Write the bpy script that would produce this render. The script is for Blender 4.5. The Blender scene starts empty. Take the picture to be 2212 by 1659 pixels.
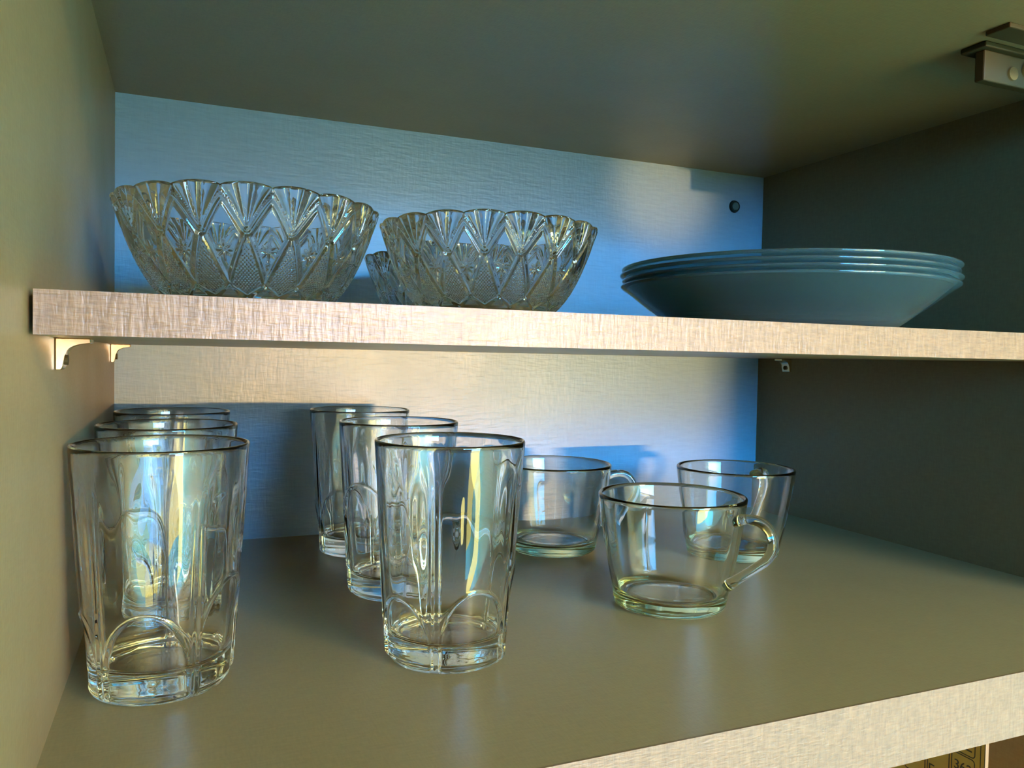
import bpy, bmesh, math
import numpy as np
from mathutils import Vector, Matrix

C = bpy.context.scene
COL = C.collection

# ------------------------------------------------------------------ camera
cam_d = bpy.data.cameras.new('camera'); cam = bpy.data.objects.new('camera', cam_d)
COL.objects.link(cam)
R_ = Vector((0.92285741, -0.38465918, 0.01927478))
U_ = Vector((-0.00535992, 0.03721401, 0.99929294))
F_ = Vector((0.3851045, 0.92230821, -0.03228148))
M_ = Matrix(((R_.x, U_.x, -F_.x), (R_.y, U_.y, -F_.y), (R_.z, U_.z, -F_.z))).to_4x4()
M_.translation = Vector((0.0504, -0.2724, 0.1587))
cam.matrix_world = M_
cam_d.sensor_fit = 'HORIZONTAL'; cam_d.sensor_width = 36.0
cam_d.lens = 36.0 * 1705.375 / 2212.0
cam_d.clip_start = 0.01; cam_d.clip_end = 100
C.camera = cam

# ------------------------------------------------------------------ view, light paths
C.view_settings.view_transform = 'Standard'
C.view_settings.look = 'None'
C.view_settings.exposure = 0.38
C.view_settings.gamma = 1.0
C.view_settings.use_curve_mapping = False
cy = C.cycles
cy.max_bounces = 24; cy.transmission_bounces = 24; cy.glossy_bounces = 10
cy.diffuse_bounces = 5; cy.transparent_max_bounces = 16
cy.caustics_reflective = True; cy.caustics_refractive = True
cy.blur_glossy = 1.0
cy.sample_clamp_indirect = 6.0
cy.use_denoising = True

# ------------------------------------------------------------------ sky
world = bpy.data.worlds.new('sky'); C.world = world
world.use_nodes = True
nt = world.node_tree; nt.nodes.clear()
tc = nt.nodes.new('ShaderNodeTexCoord'); sp = nt.nodes.new('ShaderNodeSeparateXYZ')
mr = nt.nodes.new('ShaderNodeMapRange'); mr.inputs['From Min'].default_value = -1; mr.inputs['From Max'].default_value = 1
cr = nt.nodes.new('ShaderNodeValToRGB')
bgn = nt.nodes.new('ShaderNodeBackground'); out = nt.nodes.new('ShaderNodeOutputWorld')
nt.links.new(tc.outputs['Generated'], sp.inputs[0]); nt.links.new(sp.outputs['Z'], mr.inputs['Value'])
nt.links.new(mr.outputs[0], cr.inputs[0]); nt.links.new(cr.outputs[0], bgn.inputs[0]); nt.links.new(bgn.outputs[0], out.inputs[0])
el = cr.color_ramp.elements
el[0].position = 0.0; el[0].color = (0.05, 0.045, 0.012, 1)
el[1].position = 1.0; el[1].color = (0.015, 0.28, 0.68, 1)
e = el.new(0.44); e.color = (0.10, 0.088, 0.025, 1)
e = el.new(0.495); e.color = (0.020, 0.385, 0.96, 1)
e = el.new(0.60); e.color = (0.015, 0.39, 0.96, 1)
bgn.inputs['Strength'].default_value = 146.0
# bright hazy glare in the sky round the low sun
def vmath(op, a=None, b=None):
    n = nt.nodes.new('ShaderNodeMath'); n.operation = op
    for i, v in enumerate((a, b)):
        if v is None: continue
        if isinstance(v, (int, float)): n.inputs[i].default_value = v
        else: nt.links.new(v, n.inputs[i])
    return n.outputs[0]
AZ = math.radians(12.0)
X_, Y_, Z_ = sp.outputs['X'], sp.outputs['Y'], sp.outputs['Z']
side = vmath('ADD', vmath('MULTIPLY', X_, math.cos(AZ)), vmath('MULTIPLY', Y_, math.sin(AZ)))
ahead = vmath('SUBTRACT', vmath('MULTIPLY', X_, math.sin(AZ)), vmath('MULTIPLY', Y_, math.cos(AZ)))
q1 = vmath('POWER', vmath('ABSOLUTE', vmath('DIVIDE', side, 0.30)), 4.0)
q2 = vmath('POWER', vmath('ABSOLUTE', vmath('DIVIDE', vmath('SUBTRACT', Z_, 0.045), 0.125)), 4.0)
glare = vmath('MULTIPLY', vmath('POWER', 2.718, vmath('MULTIPLY', vmath('ADD', q1, q2), -1.0)), vmath('GREATER_THAN', ahead, 0.0))
gb = nt.nodes.new('ShaderNodeBackground'); gb.inputs[0].default_value = (1.0, 0.95, 0.88, 1)
gb.inputs['Strength'].default_value = 13.0
ads = nt.nodes.new('ShaderNodeMixShader'); nt.links.new(glare, ads.inputs[0]); nt.links.new(bgn.outputs[0], ads.inputs[1]); nt.links.new(gb.outputs[0], ads.inputs[2])
nt.links.new(ads.outputs[0], out.inputs[0])

# ------------------------------------------------------------------ low sun, a broad glare close to the horizon
ld = bpy.data.lights.new('low_sun', 'AREA'); ld.shape = 'RECTANGLE'
ld.size = 0.34; ld.size_y = 0.015; ld.energy = 160; ld.color = (1.0, 0.53, 0.21)
sun = bpy.data.objects.new('low_sun', ld); COL.objects.link(sun)
sun.location = (0.96, -2.74, 0.10)
sun.rotation_euler = (Vector((0.30, 0.20, 0.115)) - Vector(sun.location)).to_track_quat('-Z', 'Y').to_euler()
# warm fill light added under the room ceiling
kd = bpy.data.lights.new('warm_fill', 'AREA'); kd.shape = 'DISK'; kd.size = 0.5; kd.energy = 80; kd.color = (1.0, 0.86, 0.36)
kl = bpy.data.objects.new('warm_fill', kd); COL.objects.link(kl); kl.location = (1.2, -1.95, 1.08)
# added spot lamp that makes the warm blob on the upper back panel
gd = bpy.data.lights.new('glint_spot', 'SPOT'); gd.energy = 560; gd.color = (1.0, 0.50, 0.22)
gd.spot_size = math.radians(2.9); gd.spot_blend = 1.0; gd.shadow_soft_size = 0.02
gl = bpy.data.objects.new('glint_spot', gd); COL.objects.link(gl)
gl.location = (0.30, -2.6, 0.345)
gl.rotation_euler = (Vector((0.512, 0.432, 0.335)) - Vector(gl.location)).to_track_quat('-Z', 'Y').to_euler()

# ------------------------------------------------------------------ materials
def new_mat(name):
    m = bpy.data.materials.new(name); m.use_nodes = True
    return m, m.node_tree, m.node_tree.nodes['Principled BSDF']

def laminate(name, along, across, col_a=(0.142, 0.144, 0.108), col_b=(0.212, 0.212, 0.168), rough=0.42, bump=0.55, k=1.0, cross=1.0, spec=0.5):
    """linen-embossed board: threads along two axes of the panel"""
    m, t, p = new_mat(name)
    p.inputs['Specular IOR Level'].default_value = spec
    tc = t.nodes.new('ShaderNodeTexCoord')
    def threads(sc, detail):
        mp = t.nodes.new('ShaderNodeMapping'); mp.inputs['Scale'].default_value = sc
        n = t.nodes.new('ShaderNodeTexNoise'); n.inputs['Scale'].default_value = 1.0
        n.inputs['Detail'].default_value = detail; n.inputs['Roughness'].default_value = 0.55
        t.links.new(tc.outputs['Object'], mp.inputs[0]); t.links.new(mp.outputs[0], n.inputs['Vector'])
        return n.outputs['Fac']
    def sc(long_axis, a, b):
        v = [b, b, b]; v[long_axis] = a
        return v
    n1 = threads(sc(along, 110 * k, 620 * k), 2.0)
    n2 = threads(sc(across, 170 * k, 900 * k), 1.5)
    n3 = threads((14, 14, 14), 3.0)
    mx = t.nodes.new('ShaderNodeMath'); mx.operation = 'ADD'
    cw = t.nodes.new('ShaderNodeMath'); cw.operation = 'MULTIPLY_ADD'; cw.inputs[1].default_value = cross; cw.inputs[2].default_value = 0.5 * (1 - cross)
    t.links.new(n2, cw.inputs[0])
    t.links.new(n1, mx.inputs[0]); t.links.new(cw.outputs[0], mx.inputs[1])
    mu = t.nodes.new('ShaderNodeMath'); mu.operation = 'MULTIPLY'; mu.inputs[1].default_value = 0.5
    t.links.new(mx.outputs[0], mu.inputs[0])
    ramp = t.nodes.new('ShaderNodeValToRGB')
    ramp.color_ramp.elements[0].position = 0.36; ramp.color_ramp.elements[0].color = (*col_a, 1)
    ramp.color_ramp.elements[1].position = 0.66; ramp.color_ramp.elements[1].color = (*col_b, 1)
    t.links.new(mu.outputs[0], ramp.inputs[0])
    t.links.new(ramp.outputs[0], p.inputs['Base Color'])
    b = t.nodes.new('ShaderNodeBump'); b.inputs['Strength'].default_value = bump; b.inputs['Distance'].default_value = 0.0006
    t.links.new(mu.outputs[0], b.inputs['Height']); t.links.new(b.outputs[0], p.inputs['Normal'])
    rr = t.nodes.new('ShaderNodeMapRange'); rr.inputs['To Min'].default_value = rough - 0.06; rr.inputs['To Max'].default_value = rough + 0.08
    t.links.new(n3, rr.inputs['Value']); t.links.new(rr.outputs[0], p.inputs['Roughness'])
    return m

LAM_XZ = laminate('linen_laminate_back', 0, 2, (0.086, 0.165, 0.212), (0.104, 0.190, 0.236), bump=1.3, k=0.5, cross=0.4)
LAM_EDGE = laminate('linen_laminate_edge', 2, 0, (0.082, 0.050, 0.022), (0.144, 0.090, 0.041), bump=0.7)
LAM_YZ = laminate('linen_laminate_side', 1, 2, (0.150, 0.112, 0.048), (0.176, 0.134, 0.060), bump=0.2, spec=0.22)
LAM_XY = laminate('linen_laminate_flat', 0, 1, (0.162, 0.125, 0.052), (0.190, 0.148, 0.064), bump=0.10, rough=0.33)

def simple(name, col, rough=0.5, metal=0.0, noise=0.0, nscale=60, spec=0.5):
    m, t, p = new_mat(name); p.inputs['Specular IOR Level'].default_value = spec
    p.inputs['Roughness'].default_value = rough; p.inputs['Metallic'].default_value = metal
    tc = t.nodes.new('ShaderNodeTexCoord'); n = t.nodes.new('ShaderNodeTexNoise'); n.inputs['Scale'].default_value = nscale
    t.links.new(tc.outputs['Object'], n.inputs['Vector'])
    mix = t.nodes.new('ShaderNodeMix'); mix.data_type = 'RGBA'
    mix.inputs[6].default_value = (*[c * (1 - noise) for c in col], 1); mix.inputs[7].default_value = (*[min(1, c * (1 + noise)) for c in col], 1)
    t.links.new(n.outputs['Fac'], mix.inputs[0]); t.links.new(mix.outputs[2], p.inputs['Base Color'])
    return m

def glass(name, tint, density, rough=0.0, ior=1.5, wave=0.0):
    m, t, p = new_mat(name)
    p.inputs['Base Color'].default_value = (1, 1, 1, 1)
    p.inputs['Transmission Weight'].default_value = 1.0
    p.inputs['Roughness'].default_value = rough; p.inputs['IOR'].default_value = ior
    if wave:
        tc = t.nodes.new('ShaderNodeTexCoord'); n = t.nodes.new('ShaderNodeTexNoise')
        mp = t.nodes.new('ShaderNodeMapping'); mp.inputs['Scale'].default_value = (95, 95, 9)
        n.inputs['Scale'].default_value = 1.0; n.inputs['Detail'].default_value = 1.0
        t.links.new(tc.outputs['Object'], mp.inputs[0]); t.links.new(mp.outputs[0], n.inputs['Vector'])
        b = t.nodes.new('ShaderNodeBump'); b.inputs['Strength'].default_value = wave; b.inputs['Distance'].default_value = 0.001
        t.links.new(n.outputs['Fac'], b.inputs['Height']); t.links.new(b.outputs[0], p.inputs['Normal'])
    v = t.nodes.new('ShaderNodeVolumeAbsorption'); v.inputs['Color'].default_value = (*tint, 1); v.inputs['Density'].default_value = density
    t.links.new(v.outputs[0], t.nodes['Material Output'].inputs['Volume'])
    return m

G_TUMBLER = glass('clear_glass', (0.92, 0.93, 0.76), 10, wave=0.25)
G_CUP = glass('greenish_clear_glass', (0.85, 0.93, 0.40), 17, wave=0.15)
G_BOWL = glass('pressed_glass', (0.88, 0.91, 0.72), 13, rough=0.012)
G_PLATE = glass('smoked_glass', (0.30, 0.70, 0.70), 12, rough=0.03)
_p = G_PLATE.node_tree.nodes['Principled BSDF']; _p.inputs['Base Color'].default_value = (0.34, 0.56, 0.58, 1); _p.inputs['Transmission Weight'].default_value = 0.93
METAL = simple('nickel_metal', (0.80, 0.68, 0.46), 0.22, 1.0, 0.05)
DARKMETAL = simple('dull_hinge_metal', (0.030, 0.027, 0.010), 0.6, 0.0, 0.1, spec=0.12)
BRASS = simple('bright_hinge_metal', (0.85, 0.66, 0.36), 0.2, 1.0, 0.05)
PLASTIC = simple('dark_cap_plastic', (0.006, 0.014, 0.013), 0.5, 0.0, 0.1, spec=0.1)
CAPTOP = simple('cap_top_plastic', (0.035, 0.075, 0.062), 0.35, 0.0, 0.25, spec=0.3)
CARD = simple('brown_cardboard', (0.95, 0.47, 0.06), 0.75, 0.0, 0.12, 140)
CARDEDGE = simple('cardboard_edge', (0.15, 0.088, 0.03), 0.8, 0.0, 0.1, 300)
INK = simple('brown_print', (0.10, 0.045, 0.008), 0.7, 0.0, 0.1)
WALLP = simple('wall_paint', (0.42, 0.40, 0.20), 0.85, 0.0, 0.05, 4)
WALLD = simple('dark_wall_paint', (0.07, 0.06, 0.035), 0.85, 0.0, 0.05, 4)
FLOORM = simple('room_floor_boards', (0.34, 0.24, 0.12), 0.5, 0.0, 0.25, 3)

# ------------------------------------------------------------------ object helpers
def link(name, me, mat=None, parent=None, smooth=False):
    o = bpy.data.objects.new(name, me); COL.objects.link(o)
    if mat is not None: me.materials.append(mat)
    if parent is not None: o.parent = parent
    if smooth: me.polygons.foreach_set('use_smooth', [True] * len(me.polygons))
    return o
def bm_obj(name, bm, mat, parent=None, smooth=False):
    me = bpy.data.meshes.new(name); bmesh.ops.recalc_face_normals(bm, faces=bm.faces); bm.to_mesh(me); bm.free()
    return link(name, me, mat, parent, smooth)
def thing(name, label, cat, loc=(0, 0, 0), group=None):
    o = bpy.data.objects.new(name, None); COL.objects.link(o); o.location = loc; o.empty_display_size = 0.02
    return tag(o, label, cat, group)
def tag(o, label, cat, group=None):
    o['label'] = label; o['category'] = cat
    if group: o['group'] = group
    return o
def box(bm, x0, x1, y0, y1, z0, z1, bevel=0.0):
    r = bmesh.ops.create_cube(bm, size=1.0)
    for v in r['verts']:
        v.co = Vector(((x0 + x1) / 2 + v.co.x * (x1 - x0), (y0 + y1) / 2 + v.co.y * (y1 - y0), (z0 + z1) / 2 + v.co.z * (z1 - z0)))
    if bevel:
        es = set(e for v in r['verts'] for e in v.link_edges)
        bmesh.ops.bevel(bm, geom=list(es), offset=bevel, segments=2, profile=0.5, affect='EDGES')
def cyl(bm, center, axis, r, h, seg=24, r2=None):
    q = Vector((0, 0, 1)).rotation_difference(Vector(axis)).to_matrix().to_4x4()
    bmesh.ops.create_cone(bm, cap_ends=True, segments=seg, radius1=r, radius2=r if r2 is None else r2, depth=h,
                          matrix=Matrix.Translation(center) @ q)
def panel(name, x0, x1, y0, y1, z0, z1, mat, parent=None, bevel=0.0):
    bm = bmesh.new(); box(bm, x0, x1, y0, y1, z0, z1, bevel)
    return bm_obj(name, bm, mat, parent)

def grid_mesh(name, rings, closed_bottom=True):
    """rings: list of (n,3) arrays, from outer bottom centre round the rim to inner bottom centre -> closed solid"""
    n = len(rings[0]); V = np.concatenate([rings_ for rings_ in rings], 0)
    k = len(rings)
    i = np.arange(n); j = (i + 1) % n
    F = []
    for a in range(k - 1):
        F.append(np.stack([a * n + i, a * n + j, (a + 1) * n + j, (a + 1) * n + i], 1))
    F = np.concatenate(F, 0)
    c0 = len(V); c1 = c0 + 1
    V = np.concatenate([V, rings[0].mean(0)[None], rings[-1].mean(0)[None]], 0)
    t0 = np.stack([np.full(n, c0), j, i], 1); t1 = np.stack([np.full(n, c1), (k - 1) * n + i, (k - 1) * n + j], 1)
    me = bpy.data.meshes.new(name)
    nl = F.size + t0.size + t1.size
    me.vertices.add(len(V)); me.vertices.foreach_set('co', V.astype(np.float32).ravel())
    me.loops.add(nl); me.loops.foreach_set('vertex_index', np.concatenate([F.ravel(), t0.ravel(), t1.ravel()]).astype(np.int32))
    npoly = len(F) + len(t0) + len(t1)
    me.polygons.add(npoly)
    ls = np.concatenate([np.arange(len(F)) * 4, F.size + np.arange(2 * n) * 3]).astype(np.int32)
    me.polygons.foreach_set('loop_start', ls)
    me.update(calc_edges=True); me.validate()
    me.polygons.foreach_set('use_smooth', [True] * npoly)
    return me

def ring(r, z, th):
    r = np.broadcast_to(r, th.shape); z = np.broadcast_to(z, th.shape)
    return np.stack([r * np.cos(th), r * np.sin(th), z], 1)
def sstep(x, a, b):
    t = np.clip((x - a) / (b - a), 0, 1); return t * t * (3 - 2 * t)
def interp(pts, n):
    """resample a (r,z) polyline with rounded (Catmull-Rom) flow, n points"""
    P = np.array(pts, float); d = np.concatenate([[0], np.cumsum(np.linalg.norm(np.diff(P, axis=0), axis=1))])
    s = np.linspace(0, d[-1], n)
    T = np.gradient(P, d, axis=0)
    k = np.clip(np.searchsorted(d, s, side='right') - 1, 0, len(P) - 2)
    h = (d[k + 1] - d[k]); t = (s - d[k]) / h
    h00 = 2 * t**3 - 3 * t**2 + 1; h10 = t**3 - 2 * t**2 + t; h01 = -2 * t**3 + 3 * t**2; h11 = t**3 - t**2
    return h00[:, None] * P[k] + (h10 * h)[:, None] * T[k] + h01[:, None] * P[k + 1] + (h11 * h)[:, None] * T[k + 1]

# ------------------------------------------------------------------ cabinet
W, D, ZC = 0.6404, 0.432, 0.3631
TB = 0.0339                      # bottom board
ZS, TS, YS = 0.1639, 0.0160, 0.0472   # shelf underside, thickness, front edge
T = 0.018
cab = thing('kitchen_cabinet', 'taupe linen-textured cabinet interior with dark side panels around the glassware', 'cabinet', (0, 0, 0))
panel('side_panel', -T, 0, 0, D, -0.42, ZC + T, LAM_YZ, cab)
panel('side_panel', W, W + T, 0, D, -0.42, ZC + T, LAM_YZ, cab)
panel('back_panel', -T, W + T, D, D + 0.012, -0.42, ZC + T, LAM_XZ, cab)
panel('top_panel', 0, W, 0, D, ZC, ZC + T, LAM_XY, cab)
bp = panel('bottom_panel', 0, W, 0.0012, D, -TB, 0, LAM_XY, cab)
panel('edge_band', 0, W, 0, 0.0012, -TB, 0, LAM_EDGE, bp)
panel('plinth_panel', 0, W, 0.0, D, -0.42, -0.402, LAM_XY, cab)
# cap over the cam fitting in the back panel
bm = bmesh.new(); cyl(bm, Vector((0.6017, D - 0.0012, 0.328)), (0, -1, 0), 0.0068, 0.0024, 32, 0.0058)
cap = bm_obj('cover_cap', bm, PLASTIC, cab); cap['label'] = 'dark round plastic cap'
bm = bmesh.new(); cyl(bm, Vector((0.6017, D - 0.0026, 0.328)), (0, -1, 0), 0.0042, 0.0006, 28, 0.0036)
bm_obj('cap_centre', bm, CAPTOP, cap)
# hinge screwed to the top panel
hb = bmesh.new()
box(hb, 0.500, 0.640, 0.052, 0.068, ZC - 0.0030, ZC, 0.0008); box(hb, 0.512, 0.640, 0.076, 0.094, ZC - 0.0035, ZC, 0.0008)
hinge = bm_obj('hinge', hb, DARKMETAL, cab); hinge['label'] = 'metal hinge on the cabinet top'
hb = bmesh.new(); box(hb, 0.5165, 0.640, 0.080, 0.087, 0.3405, ZC - 0.0035, 0.0010); bm_obj('hinge_arm', hb, DARKMETAL, hinge)
hb = bmesh.new(); cyl(hb, Vector((0.5420, 0.0795, 0.3478)), (0, -1, 0), 0.0042, 0.002, 20); bm_obj('screw', hb, BRASS, hinge)
hb = bmesh.new(); cyl(hb, Vector((0.5560, 0.0790, 0.3520)), (0, -1, 0), 0.0050, 0.003, 20); bm_obj('screw', hb, BRASS, hinge)
hb = bmesh.new(); cyl(hb, Vector((0.5440, 0.060, ZC - 0.0040)), (0, 0, -1), 0.0045, 0.002, 20); bm_obj('screw', hb, BRASS, hinge)

# ------------------------------------------------------------------ shelf board
shelf = panel('shelf_board', 0.0020, W - 0.0015, YS + 0.0010, D - 0.003, ZS, ZS + TS, LAM_XY)
tag(shelf, 'taupe shelf board with sunlit front edge carrying the cut-glass bowls', 'shelf')
eb = panel('edge_band', 0.0020, W - 0.0015, YS, YS + 0.0010, ZS, ZS + TS, LAM_EDGE, shelf)
ZT = ZS + TS

# ------------------------------------------------------------------ shelf supports
def support(x, y, sgn, label):
    """angle support: tongue on the side panel, ledge under the shelf, concave gusset between"""
    o = thing('shelf_support', label, 'shelf support', (x, y, ZS), 'metal supports under the shelf')
    n = 9; hw = 0.0055
    prof = [(0.0, 0.0), (0.0135, 0.0), (0.0135, -0.0022), (0.0085, -0.0026)]
    for i in range(n):                                # inner concave quarter
        a = math.pi / 2 * i / (n - 1)
        prof.append((0.0085 - 0.0050 * math.sin(a), -0.0026 - 0.0050 * (1 - math.cos(a))))
    prof += [(0.0030, -0.0125), (0.0022, -0.0138), (0.0, -0.0138)]
    bm = bmesh.new()
    fr = [bm.verts.new((sgn * (px + 0.0002), -hw, pz - 0.0001)) for px, pz in prof]
    bk = [bm.verts.new((sgn * (px + 0.0002), hw, pz - 0.0001)) for px, pz in prof]
    bm.faces.new(fr); bm.faces.new(bk[::-1])
    for i in range(len(prof)):
        j = (i + 1) % len(prof); bm.faces.new((fr[i], fr[j], bk[j], bk[i]))
    bmesh.ops.bevel(bm, geom=list(bm.edges), offset=0.0004, segments=1, affect='EDGES')
    b = bm_obj('bracket', bm, METAL, o)
    bm = bmesh.new(); cyl(bm, Vector((sgn * 0.0038, 0, -0.0095)), (sgn, 0, 0), 0.0022, 0.0016, 16); bm_obj('screw', bm, DARKMETAL, o)
    return o
support(0.0, 0.1185, 1, 'shiny shelf support under the left end of the shelf, near the front')
support(0.0, 0.3980, 1, 'shiny shelf support under the left end of the shelf, by the back panel')
support(W, 0.3850, -1, 'small brass-coloured shelf support on the dark right side panel under the shelf')

# ------------------------------------------------------------------ tumblers
def tumbler_mesh():
    n = 5 * 60; th = np.arange(n) / n * 2 * np.pi
    H, RB, RR = 0.1150, 0.0320, 0.0400
    def rad(z): return RB + (RR - RB) * (z / H) ** 0.95
    lobe = (th / (2 * np.pi / 5) + 0.5) % 1.0 - 0.5            # -0.5..0.5, post at +-0.5
    half = 0.445
    tops = np.array([0.0365, 0.0410, 0.0520, 0.0660, 0.0755])[np.floor(th / (2 * np.pi / 5) + 0.5).astype(int) % 5]
    rings = []
    for r in (0.010, 0.020, 0.0265): rings.append(ring(r, 0.0012 if r < 0.026 else 0.0006, th))
    rings.append(ring(0.0285, 0.0, th)); rings.append(ring(0.0303, 0.0002, th))
    zs = np.concatenate([np.linspace(0.0010, 0.080, 128), np.linspace(0.082, H - 0.0012, 20)])
    x = np.clip(np.abs(lobe) / half, 0, 1)
    ztop = tops - 0.0290 * (1 - np.sqrt(np.clip(1 - x ** 2, 0, 1)))    # arch outline
    slope = np.clip(0.0290 * x / np.sqrt(np.clip(1 - x ** 2, 0.02, 1)) / (half * 2 * np.pi / 5 * 0.033), 0, 6)
    for z in zs:
        r = rad(z)
        d = (ztop - z) / np.sqrt(1 + slope ** 2)              # signed distance into the arch
        d = np.minimum(d, (half - np.abs(lobe)) * 2 * np.pi / 5 * r)
        inside = sstep(d, -0.0003, 0.0007)
        dish = 0.00085 + 0.0004 * np.clip(d / 0.012, 0, 1)
        dr = -dish * inside
        dr = dr + 0.00055 * np.exp(-((d + 0.0005) / 0.00055) ** 2)   # lip along the arch
        # post between the arches, fading upward
        xp = (0.5 - np.abs(lobe)) * 2 * np.pi / 5 * r
        dr = dr + 0.0007 * (np.exp(-((xp - 0.0017) / 0.0007) ** 2)) * (1 - sstep(z, 0.060, 0.105)) * sstep(z, 0.001, 0.004)
        # faint upright ridges above the arches
        dr = dr + 0.00026 * np.cos(th * 15) * (1 - inside) * sstep(z, 0.030, 0.070) * (1 - sstep(z, 0.085, 0.110))
        fade = 1.0 - 0.55 * (1 - sstep(z, 0.001, 0.004))
        base = -0.0013 * (1 - sstep(z, 0.0, 0.0035)) ** 2
        rings.append(ring(r + dr * fade + base, z, th))
    rings.append(ring(RR - 0.0002, H - 0.0005, th)); rings.append(ring(RR - 0.0006, H, th)); rings.append(ring(RR - 0.0011, H, th)); rings.append(ring(RR - 0.0016, H - 0.0005, th))
    zi = np.linspace(H - 0.003, 0.0175, 34)
    for z in zi:
        t = 0.0017 + 0.0017 * (1 - z / H)
        rings.append(ring(rad(z) - t, z, th))
    rc = rad(0.0175) - 0.0032
    for a in (0.25, 0.5, 0.75, 1.0):
        rings.append(ring(rc - 0.005 * (1 - math.cos(a * math.pi / 2)), 0.0175 - 0.0045 * math.sin(a * math.pi / 2), th))
    for r in (0.021, 0.015, 0.007): rings.append(ring(r, 0.0126 - 0.0004 * (1 - r / 0.022), th))
    return grid_mesh('tumbler', rings)
TUMB = tumbler_mesh()
spots = [  # x, y, turn, label
    (0.0416, 0.1400, 188, 'clear arched-foot tumbler, frontmost of the row beside the left side panel'),
    (0.0425, 0.2480, 20, 'clear tumbler in the middle of the left row, its rim just above the frontmost rim'),
    (0.0440, 0.3640, 140, 'clear tumbler rearmost of the left row, in the corner against the back panel'),
    (0.1824, 0.1273, 205, 'clear tumbler standing in front of the middle row, arches and posts in full view'),
    (0.1861, 0.2496, 287, 'clear tumbler second in the middle row, half hidden by the front one'),
    (0.1843, 0.3686, 89, 'clear tumbler rearmost of the middle row, nearest the back panel'),
]
for i, (x, y, a, lab) in enumerate(spots):
    if i == 0: o = link('glass_tumbler', TUMB, G_TUMBLER)
    else: o = o.copy(); COL.objects.link(o)
    o.location = (x, y, 0.0003); o.rotation_euler = (0, 0, math.radians(a))
    tag(o, lab, 'glass tumbler', 'clear glass tumblers on the cabinet floor')

# ------------------------------------------------------------------ cups
CUP_H = 0.0722
CUP_PROF = [(0.0362, 0.0022), (0.0372, 0.0085), (0.0396, 0.020), (0.0430, 0.038), (0.0458, 0.055), (0.0478, CUP_H - 0.0015)]
def cup_mesh():
    n = 128; th = np.arange(n) / n * 2 * np.pi
    rings = [ring(r, z, th) for r, z in ((0.012, 0.0016), (0.024, 0.0014), (0.0305, 0.0008), (0.0328, 0.0), (0.0346, 0.0003))]
    P = interp(CUP_PROF, 44)
    rings += [ring(r, z, th) for r, z in P]
    R = CUP_PROF[-1][0]
    rings += [ring(R - 0.0002, CUP_H - 0.0006, th), ring(R - 0.0010, CUP_H, th), ring(R - 0.0018, CUP_H - 0.0001, th), ring(R - 0.0026, CUP_H - 0.0008, th)]
    Q = interp([(R - 0.0029, CUP_H - 0.0024), (0.0428, 0.055), (0.0400, 0.038), (0.0367, 0.020), (0.0348, 0.0125)], 36)
    rings += [ring(r, z, th) for r, z in Q]
    rings += [ring(0.0338, 0.0098, th), ring(0.0318, 0.0080, th), ring(0.0285, 0.0071, th), ring(0.0262, 0.0071, th), ring(0.0245, 0.0076, th), ring(0.016, 0.0077, th), ring(0.008, 0.0077, th)]
    return grid_mesh('cup_body', rings)
def handle_mesh():
    """an ear handle: out from below the rim, round, then slanting back to the lower wall"""
    P = np.array([(0.0445, 0.0610), (0.0500, 0.0625), (0.0570, 0.0632), (0.0638, 0.0608), (0.0682, 0.0550), (0.0688, 0.0475),
                  (0.0655, 0.0405), (0.0590, 0.0345), (0.0515, 0.0285), (0.0448, 0.0232), (0.0405, 0.0195)])
    Q = interp(P, 60)
    Tn = np.gradient(Q, axis=0); Tn /= np.linalg.norm(Tn, axis=1)[:, None]
    m = 20; a = np.arange(m) / m * 2 * np.pi
    s = np.linspace(0, 1, len(Q))
    rings = []
    for k in range(len(Q)):
        flare = 1 + 0.35 * math.exp(-((s[k]) / 0.06) ** 2) + 0.25 * math.exp(-((1 - s[k]) / 0.08) ** 2)
        wx, wy = 0.0030 * flare, 0.0044 * flare       # in-plane and sideways half-widths
        nx = np.array([-Tn[k, 1], Tn[k, 0]])
        c = np.cos(a); sn = np.sin(a)
        se = np.sign(c) * np.abs(c) ** 0.85
        rings.append(np.stack([Q[k, 0] + nx[0] * wx * se, wy * sn, Q[k, 1] + nx[1] * wx * se], 1))
    return grid_mesh('cup_handle', rings)
CUPM, HANDM = cup_mesh(), handle_mesh()
CUPM.materials.append(G_CUP); HANDM.materials.append(G_CUP)
def flip_if_needed(me):
    bm = bmesh.new(); bm.from_mesh(me); bmesh.ops.recalc_face_normals(bm, faces=bm.faces); bm.to_mesh(me); bm.free()
    me.polygons.foreach_set('use_smooth', [True] * len(me.polygons))
for me in (TUMB, CUPM, HANDM): flip_if_needed(me)
cups = [
    (0.3462, 0.1610, -64, 'clear greenish glass cup nearest the camera, handle turned to the front right'),
    (0.3383, 0.3218, -16, 'clear glass cup behind the tall tumblers, by the back panel, handle half hidden'),
    (0.4748, 0.2589, 28, 'clear greenish glass cup by the dark right panel, handle turned to the rear'),
]
cup0 = None
for x, y, a, lab in cups:
    if cup0 is None:
        c = thing('glass_cup', lab, 'glass cup', group='glass cups with handles')
        body = link('cup_body', CUPM, None, c); link('handle', HANDM, None, c); cup0 = c
    else:
        c = cup0.copy(); COL.objects.link(c)
        for ch in list(cup0.children):
            k = ch.copy(); COL.objects.link(k); k.parent = c
        c['label'] = lab
    c.location = (x, y, 0.0003); c.rotation_euler = (0, 0, math.radians(a))

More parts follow.
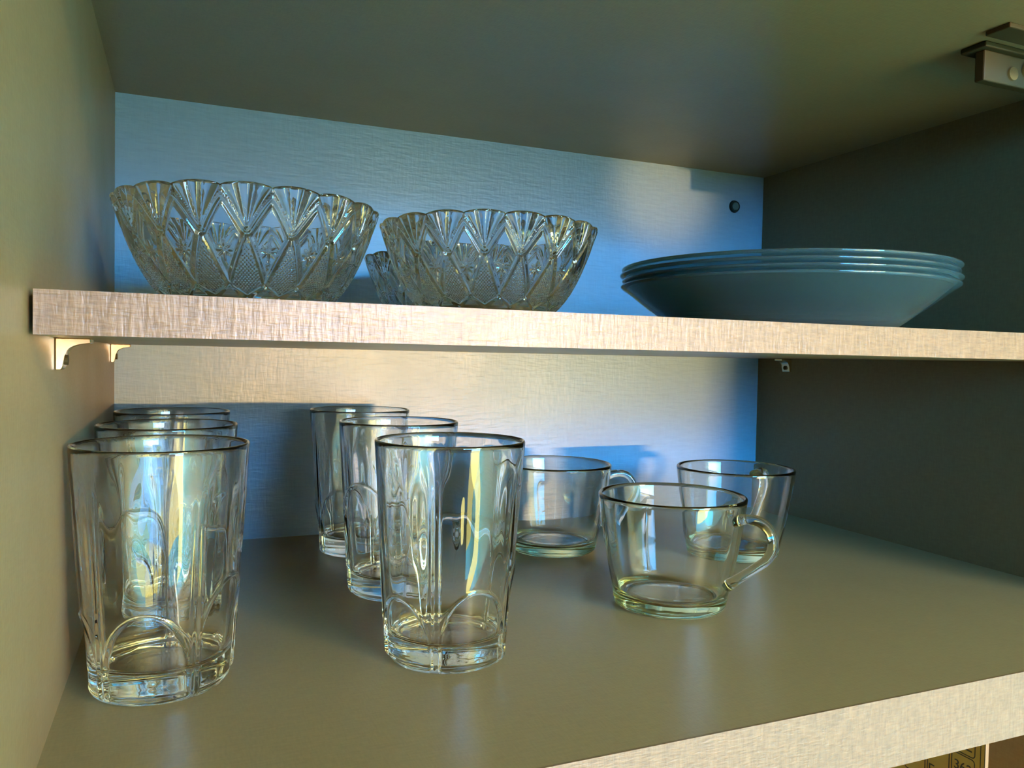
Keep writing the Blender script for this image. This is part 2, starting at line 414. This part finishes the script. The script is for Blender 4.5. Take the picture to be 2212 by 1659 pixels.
# ------------------------------------------------------------------ pressed-glass bowls
def bowl_mesh():
    NL = 18; per = 46; n = NL * per
    th = np.arange(n) / n * 2 * np.pi
    u = (th * NL / (2 * np.pi) + 0.5) % 1.0 - 0.5
    R, H = 0.0658, 0.0560
    prof = interp([(0.0375, 0.0035), (0.0425, 0.0080), (0.0490, 0.0160), (0.0552, 0.0270), (0.0606, 0.0400), (0.0640, 0.0500), (R, H)], 136)
    dl = np.linalg.norm(np.diff(prof, axis=0), axis=1); L = np.concatenate([[0], np.cumsum(dl)]); LT = L[-1]
    nrm = np.gradient(prof, axis=0); nrm = np.stack([nrm[:, 1], -nrm[:, 0]], 1); nrm /= np.linalg.norm(nrm, axis=1)[:, None]
    def seg(px, py, ax, ay, bx, by):
        dx, dy = bx - ax, by - ay; q = np.clip(((px - ax) * dx + (py - ay) * dy) / (dx * dx + dy * dy + 1e-12), 0, 1)
        return np.hypot(px - ax - q * dx, py - ay - q * dy)
    rings = [ring(r, z, th) for r, z in ((0.012, 0.0014), (0.026, 0.0014), (0.0325, 0.0010), (0.0340, 0.0), (0.0362, 0.0003))]
    scal = np.abs(np.cos(np.pi * u)) ** 0.6
    for k in range(len(prof)):
        r, z = prof[k]; v = L[k] / LT
        pw = 2 * np.pi * r / NL                       # lobe width in metres here
        au = np.abs(u)
        # metric coordinates of the lobe: x across, y up, using the local width
        x = au * pw; y = v * LT
        yt, yn, yb, yr = 0.66 * LT, 0.21 * LT, 0.10 * LT, 0.955 * LT
        h = np.zeros(n)
        hx = 0.5 * pw
        # lattice grooves
        d1 = seg(x, y, 0, yt, hx, yr)                   # fan sides
        d2 = seg(x, y, 0, yt, hx, yn)                   # lower diamond upper sides
        d3 = seg(x, y, 0, yb, hx, yn)                   # lower diamond lower sides
        def groove(d, w, dep): return -dep * np.clip(1 - d / w, 0, 1)
        dd = np.minimum(d1, np.minimum(d2, d3))
        # inner bevel band of the star diamond
        h += groove(d2, 0.0018, 0.0014) + groove(d3, 0.0014, 0.0010)
        h += groove(np.abs(d1 - 0.0022), 0.0014, 0.0013) * (y < yt + (yr - yt) * x / hx)
        h += groove(d1, 0.0009, 0.0007)
        # fan flutes
        infan = (y > yt + (yr - yt) * np.clip(x / hx, 0, 1)) & (d1 > 0.0006)
        ang = np.arctan2(u * pw, np.maximum(y - yt, 1e-5)); amax = math.atan2(0.5 * 2 * math.pi * R / NL, yr - yt)
        fl = np.abs(np.sin(ang / amax * 3.5 * np.pi / 1.0 * 0.5 * 2 / 2 + 0.5 * np.pi))
        h += np.where(infan, -0.0022 * (1 - fl) * sstep(y - yt, 0.0005, 0.006), 0)
        # hobnails in the lower diamond
        inhob = (y < yt - (yt - yn) * x / hx) & (y > yb + (yn - yb) * x / hx) & (d2 > 0.0018) & (d3 > 0.0014) & (y < yt - 0.006)
        p = 0.0021
        ux = u * 2 * np.pi * 0.053 / NL
        a1 = (ux * 1.25 + y) / p; a2 = (ux * 1.25 - y) / p
        tri = lambda t: 1 - 2 * np.abs((t % 1.0) - 0.5)
        hob = np.minimum(1, 1.5 * np.minimum(1 - tri(a1), 1 - tri(a2)))
        h += np.where(inhob, 0.0011 * hob - 0.0009, 0)
        # eight-point star between the lobes
        xs = (0.5 - au) * pw; ys_ = y - 0.50 * LT
        st = np.zeros(n)
        for q in range(4):
            an = q * math.pi / 4 + math.pi / 8 * 0
            al = xs * math.cos(an) + ys_ * math.sin(an); ac = -xs * math.sin(an) + ys_ * math.cos(an)
            ln = 0.0050 if q % 2 == 0 else 0.0042
            st = np.maximum(st, np.clip(1 - np.abs(ac) / (0.0010 * np.clip(1 - np.abs(al) / ln, 0.01, 1)), 0, 1) * (np.abs(al) < ln) * np.clip(np.abs(al) / 0.0005, 0, 1))
            an = -q * math.pi / 4
            al = xs * math.cos(an) + ys_ * math.sin(an); ac = -xs * math.sin(an) + ys_ * math.cos(an)
            st = np.maximum(st, np.clip(1 - np.abs(ac) / (0.0010 * np.clip(1 - np.abs(al) / ln, 0.01, 1)), 0, 1) * (np.abs(al) < ln) * np.clip(np.abs(al) / 0.0005, 0, 1))
        h -= 0.0015 * st
        h *= sstep(v, 0.0, 0.03)
        lift = -0.0018 * (1 - scal) * sstep(v, 0.80, 1.0)
        rr = r + nrm[k, 0] * h + 0.0006 * (scal - 0.6) * sstep(v, 0.75, 1.0)
        zz = z + nrm[k, 1] * h + lift
        rings.append(ring(rr, zz, th))
    for dr, dz in ((0.0004, 0.0008), (0.0013, 0.0012), (0.0024, 0.0010), (0.0032, 0.0002)):
        rings.append(ring(R - dr + 0.0006 * (scal - 0.6), H + dz - 0.0018 * (1 - scal), th))
    inn = interp([(R - 0.0038, H - 0.0020), (0.0598, 0.0500), (0.0562, 0.0400), (0.0505, 0.0275), (0.0440, 0.0175), (0.0360, 0.0100), (0.0280, 0.0070)], 26)
    for k, (r, z) in enumerate(inn):
        w = 1 - k / (len(inn) - 1)
        rings.append(ring(r + 0.0005 * (scal - 0.6) * w ** 3, z - 0.0021 * (1 - scal) * w ** 4, th))
    for r in (0.020, 0.010): rings.append(ring(r, 0.0062, th))
    me = grid_mesh('cut_glass_bowl', rings); flip_if_needed(me)
    return me
BOWL = bowl_mesh(); BOWL.materials.append(G_BOWL)
bowls = [
    (0.0868, 0.2160, 1.120, 4, 'largest cut-glass bowl with scalloped rim, at the left end of the shelf'),
    (0.2222, 0.1800, 1.0, 7, 'smaller cut-glass bowl in the middle of the shelf front'),
    (0.2470, 0.3390, 1.0, 1, 'cut-glass bowl hidden behind the middle bowl, only its left side showing'),
]
for i, (x, y, s, a, lab) in enumerate(bowls):
    if i == 0: o = link('cut_glass_bowl', BOWL, None)
    else: o = o.copy(); COL.objects.link(o)
    o.location = (x, y, ZT + 0.0003); o.scale = (s, s, s); o.rotation_euler = (0, 0, math.radians(a))
    tag(o, lab, 'glass bowl', 'cut-glass bowls on the shelf')

# ------------------------------------------------------------------ stacked smoked plates
def plate_mesh():
    n = 200; th = np.arange(n) / n * 2 * np.pi
    out = interp([(0.0700, 0.0012), (0.0760, 0.0040), (0.0880, 0.0125), (0.1000, 0.0215), (0.1090, 0.0285), (0.1138, 0.0318)], 40)
    rings = [ring(r, z, th) for r, z in ((0.020, 0.0026), (0.045, 0.0026), (0.0600, 0.0022), (0.0640, 0.0004), (0.0660, 0.0), (0.0684, 0.0004))]
    for r, z in out: rings.append(ring(r, z, th))
    rings += [ring(0.1143, 0.0326, th), ring(0.1140, 0.0333, th), ring(0.1131, 0.0336, th), ring(0.1121, 0.0333, th)]
    inn = interp([(0.1085, 0.0308), (0.0990, 0.0236), (0.0870, 0.0148), (0.0750, 0.0068), (0.0690, 0.0052)], 26)
    for r, z in inn: rings.append(ring(r, z, th))
    for r in (0.055, 0.035, 0.015): rings.append(ring(r, 0.0050, th))
    me = grid_mesh('soup_plate', rings); flip_if_needed(me)
    return me
PLATE = plate_mesh(); PLATE.materials.append(G_PLATE)
plabels = ['smoked dark glass plate at the bottom of the stack on the shelf',
           'smoked dark glass plate second from the bottom of the stack',
           'smoked dark glass plate third from the bottom, just under the top plate',
           'smoked dark glass plate on top of the stack on the shelf']
for i in range(4):
    if i == 0: o = link('soup_plate', PLATE, None)
    else: o = o.copy(); COL.objects.link(o)
    o.location = (0.4474 + (0, 0.0008, -0.0004, 0.0006)[i], 0.180 + (0, -0.0005, 0.0007, 0.0)[i], ZT + 0.0003 + i * 0.0041)
    tag(o, plabels[i], 'plate', 'stacked smoked glass plates')

# ------------------------------------------------------------------ printed cardboard standing in the compartment below
cb = panel('cardboard_sheet', 0.5000, 0.5026, 0.0502, 0.330, -0.4018, -0.0420, CARD)
tag(cb, 'printed orange-brown cardboard sheet standing below the cabinet floor at bottom right', 'cardboard')
bm = bmesh.new(); box(bm, 0.4999, 0.5027, 0.0496, 0.0502, -0.4018, -0.0420); bm_obj('cut_edge', bm, CARDEDGE, cb)
bm = bmesh.new()
def rule(y0, z0, y1, z1, w=0.0006):
    d = Vector((0, y1 - y0, z1 - z0)); L = d.length; d.normalize(); nn = Vector((0, -d.z, d.y)) * w / 2
    a, b = Vector((0.49985, y0, z0)), Vector((0.49985, y1, z1))
    vs = [bm.verts.new(p) for p in (a - nn, b - nn, b + nn, a + nn)]
    ws = [bm.verts.new(p.co + Vector((0.0001, 0, 0))) for p in vs]
    bm.faces.new(vs); bm.faces.new(ws[::-1])
    for i in range(4): bm.faces.new((vs[i], vs[(i + 1) % 4], ws[(i + 1) % 4], ws[i]))
def frame(y0, y1, z0, z1, r=0.002):
    pts = []
    for cyy, czz, a0 in ((y1 - r, z1 - r, 0), (y0 + r, z1 - r, 90), (y0 + r, z0 + r, 180), (y1 - r, z0 + r, 270)):
        for k in range(5):
            a = math.radians(a0 + 22.5 * k); pts.append((cyy + r * math.cos(a), czz + r * math.sin(a)))
    for i in range(len(pts)):
        (a, b), (c, d) = pts[i], pts[(i + 1) % len(pts)]; rule(a, b, c, d)
rule(0.0527, -0.043, 0.0527, -0.30, 0.0005)
for c in range(3):
    y0 = 0.0564 + 0.0172 * c
    frame(y0, y0 + 0.0154, -0.0815, -0.0560)
    for k in range(6): rule(y0 + 0.0020, -0.0780 + 0.0028 * k, y0 + 0.0134, -0.0780 + 0.0028 * k, 0.0009)
    frame(y0, y0 + 0.0154, -0.1100, -0.0828)
bm_obj('print_lines', bm, INK, cb)
def print_text(s, y, z, size):
    cu = bpy.data.curves.new('print_number', 'FONT'); cu.body = s; cu.size = size; cu.align_x = 'CENTER'; cu.extrude = 0.00005
    o = bpy.data.objects.new('print_number', cu); COL.objects.link(o)
    me = bpy.data.meshes.new_from_object(o.evaluated_get(bpy.context.evaluated_depsgraph_get())); bpy.data.objects.remove(o)
    o = link('print_number', me, None, cb); me.materials.clear(); me.materials.append(INK)
    o.location = (0.4998, y, z); o.rotation_euler = (math.pi / 2, 0, -math.pi / 2)
print_text('362', 0.0640, -0.0930, 0.0085); print_text('E', 0.0860, -0.1055, 0.0100)

# ------------------------------------------------------------------ the room behind the camera, with added light blockers
def struct(name, x0, x1, y0, y1, z0, z1, mat):
    o = panel(name, x0, x1, y0, y1, z0, z1, mat); o['kind'] = 'structure'; return o
struct('floor', -0.45, 1.9, -3.4, 0.50, -1.60, -1.55, FLOORM)
struct('ceiling', -0.45, 1.9, -3.4, 0.50, 1.10, 1.15, WALLP)
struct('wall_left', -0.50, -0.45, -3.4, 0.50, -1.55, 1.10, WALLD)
struct('wall_right', 1.9, 1.95, -3.4, 0.50, -1.55, 1.10, WALLP)
struct('wall_back', -0.45, 1.9, 0.45, 0.50, -1.55, 1.10, WALLP)
struct('light_block_1', -0.45, 1.9, -1.62, -1.59, 0.136, 0.210, WALLP)  # unseen bar added to keep the low sun off the upper compartment
struct('jamb_block', -0.45, 0.53, -1.62, -1.56, -1.55, 0.136, WALLD)  # unseen blocker added to dim the sun towards the left end
struct('light_block_2', -0.45, 0.26, -1.62, -1.56, 0.136, 1.10, WALLD)  # unseen upright added to cut skylight on the right side panel
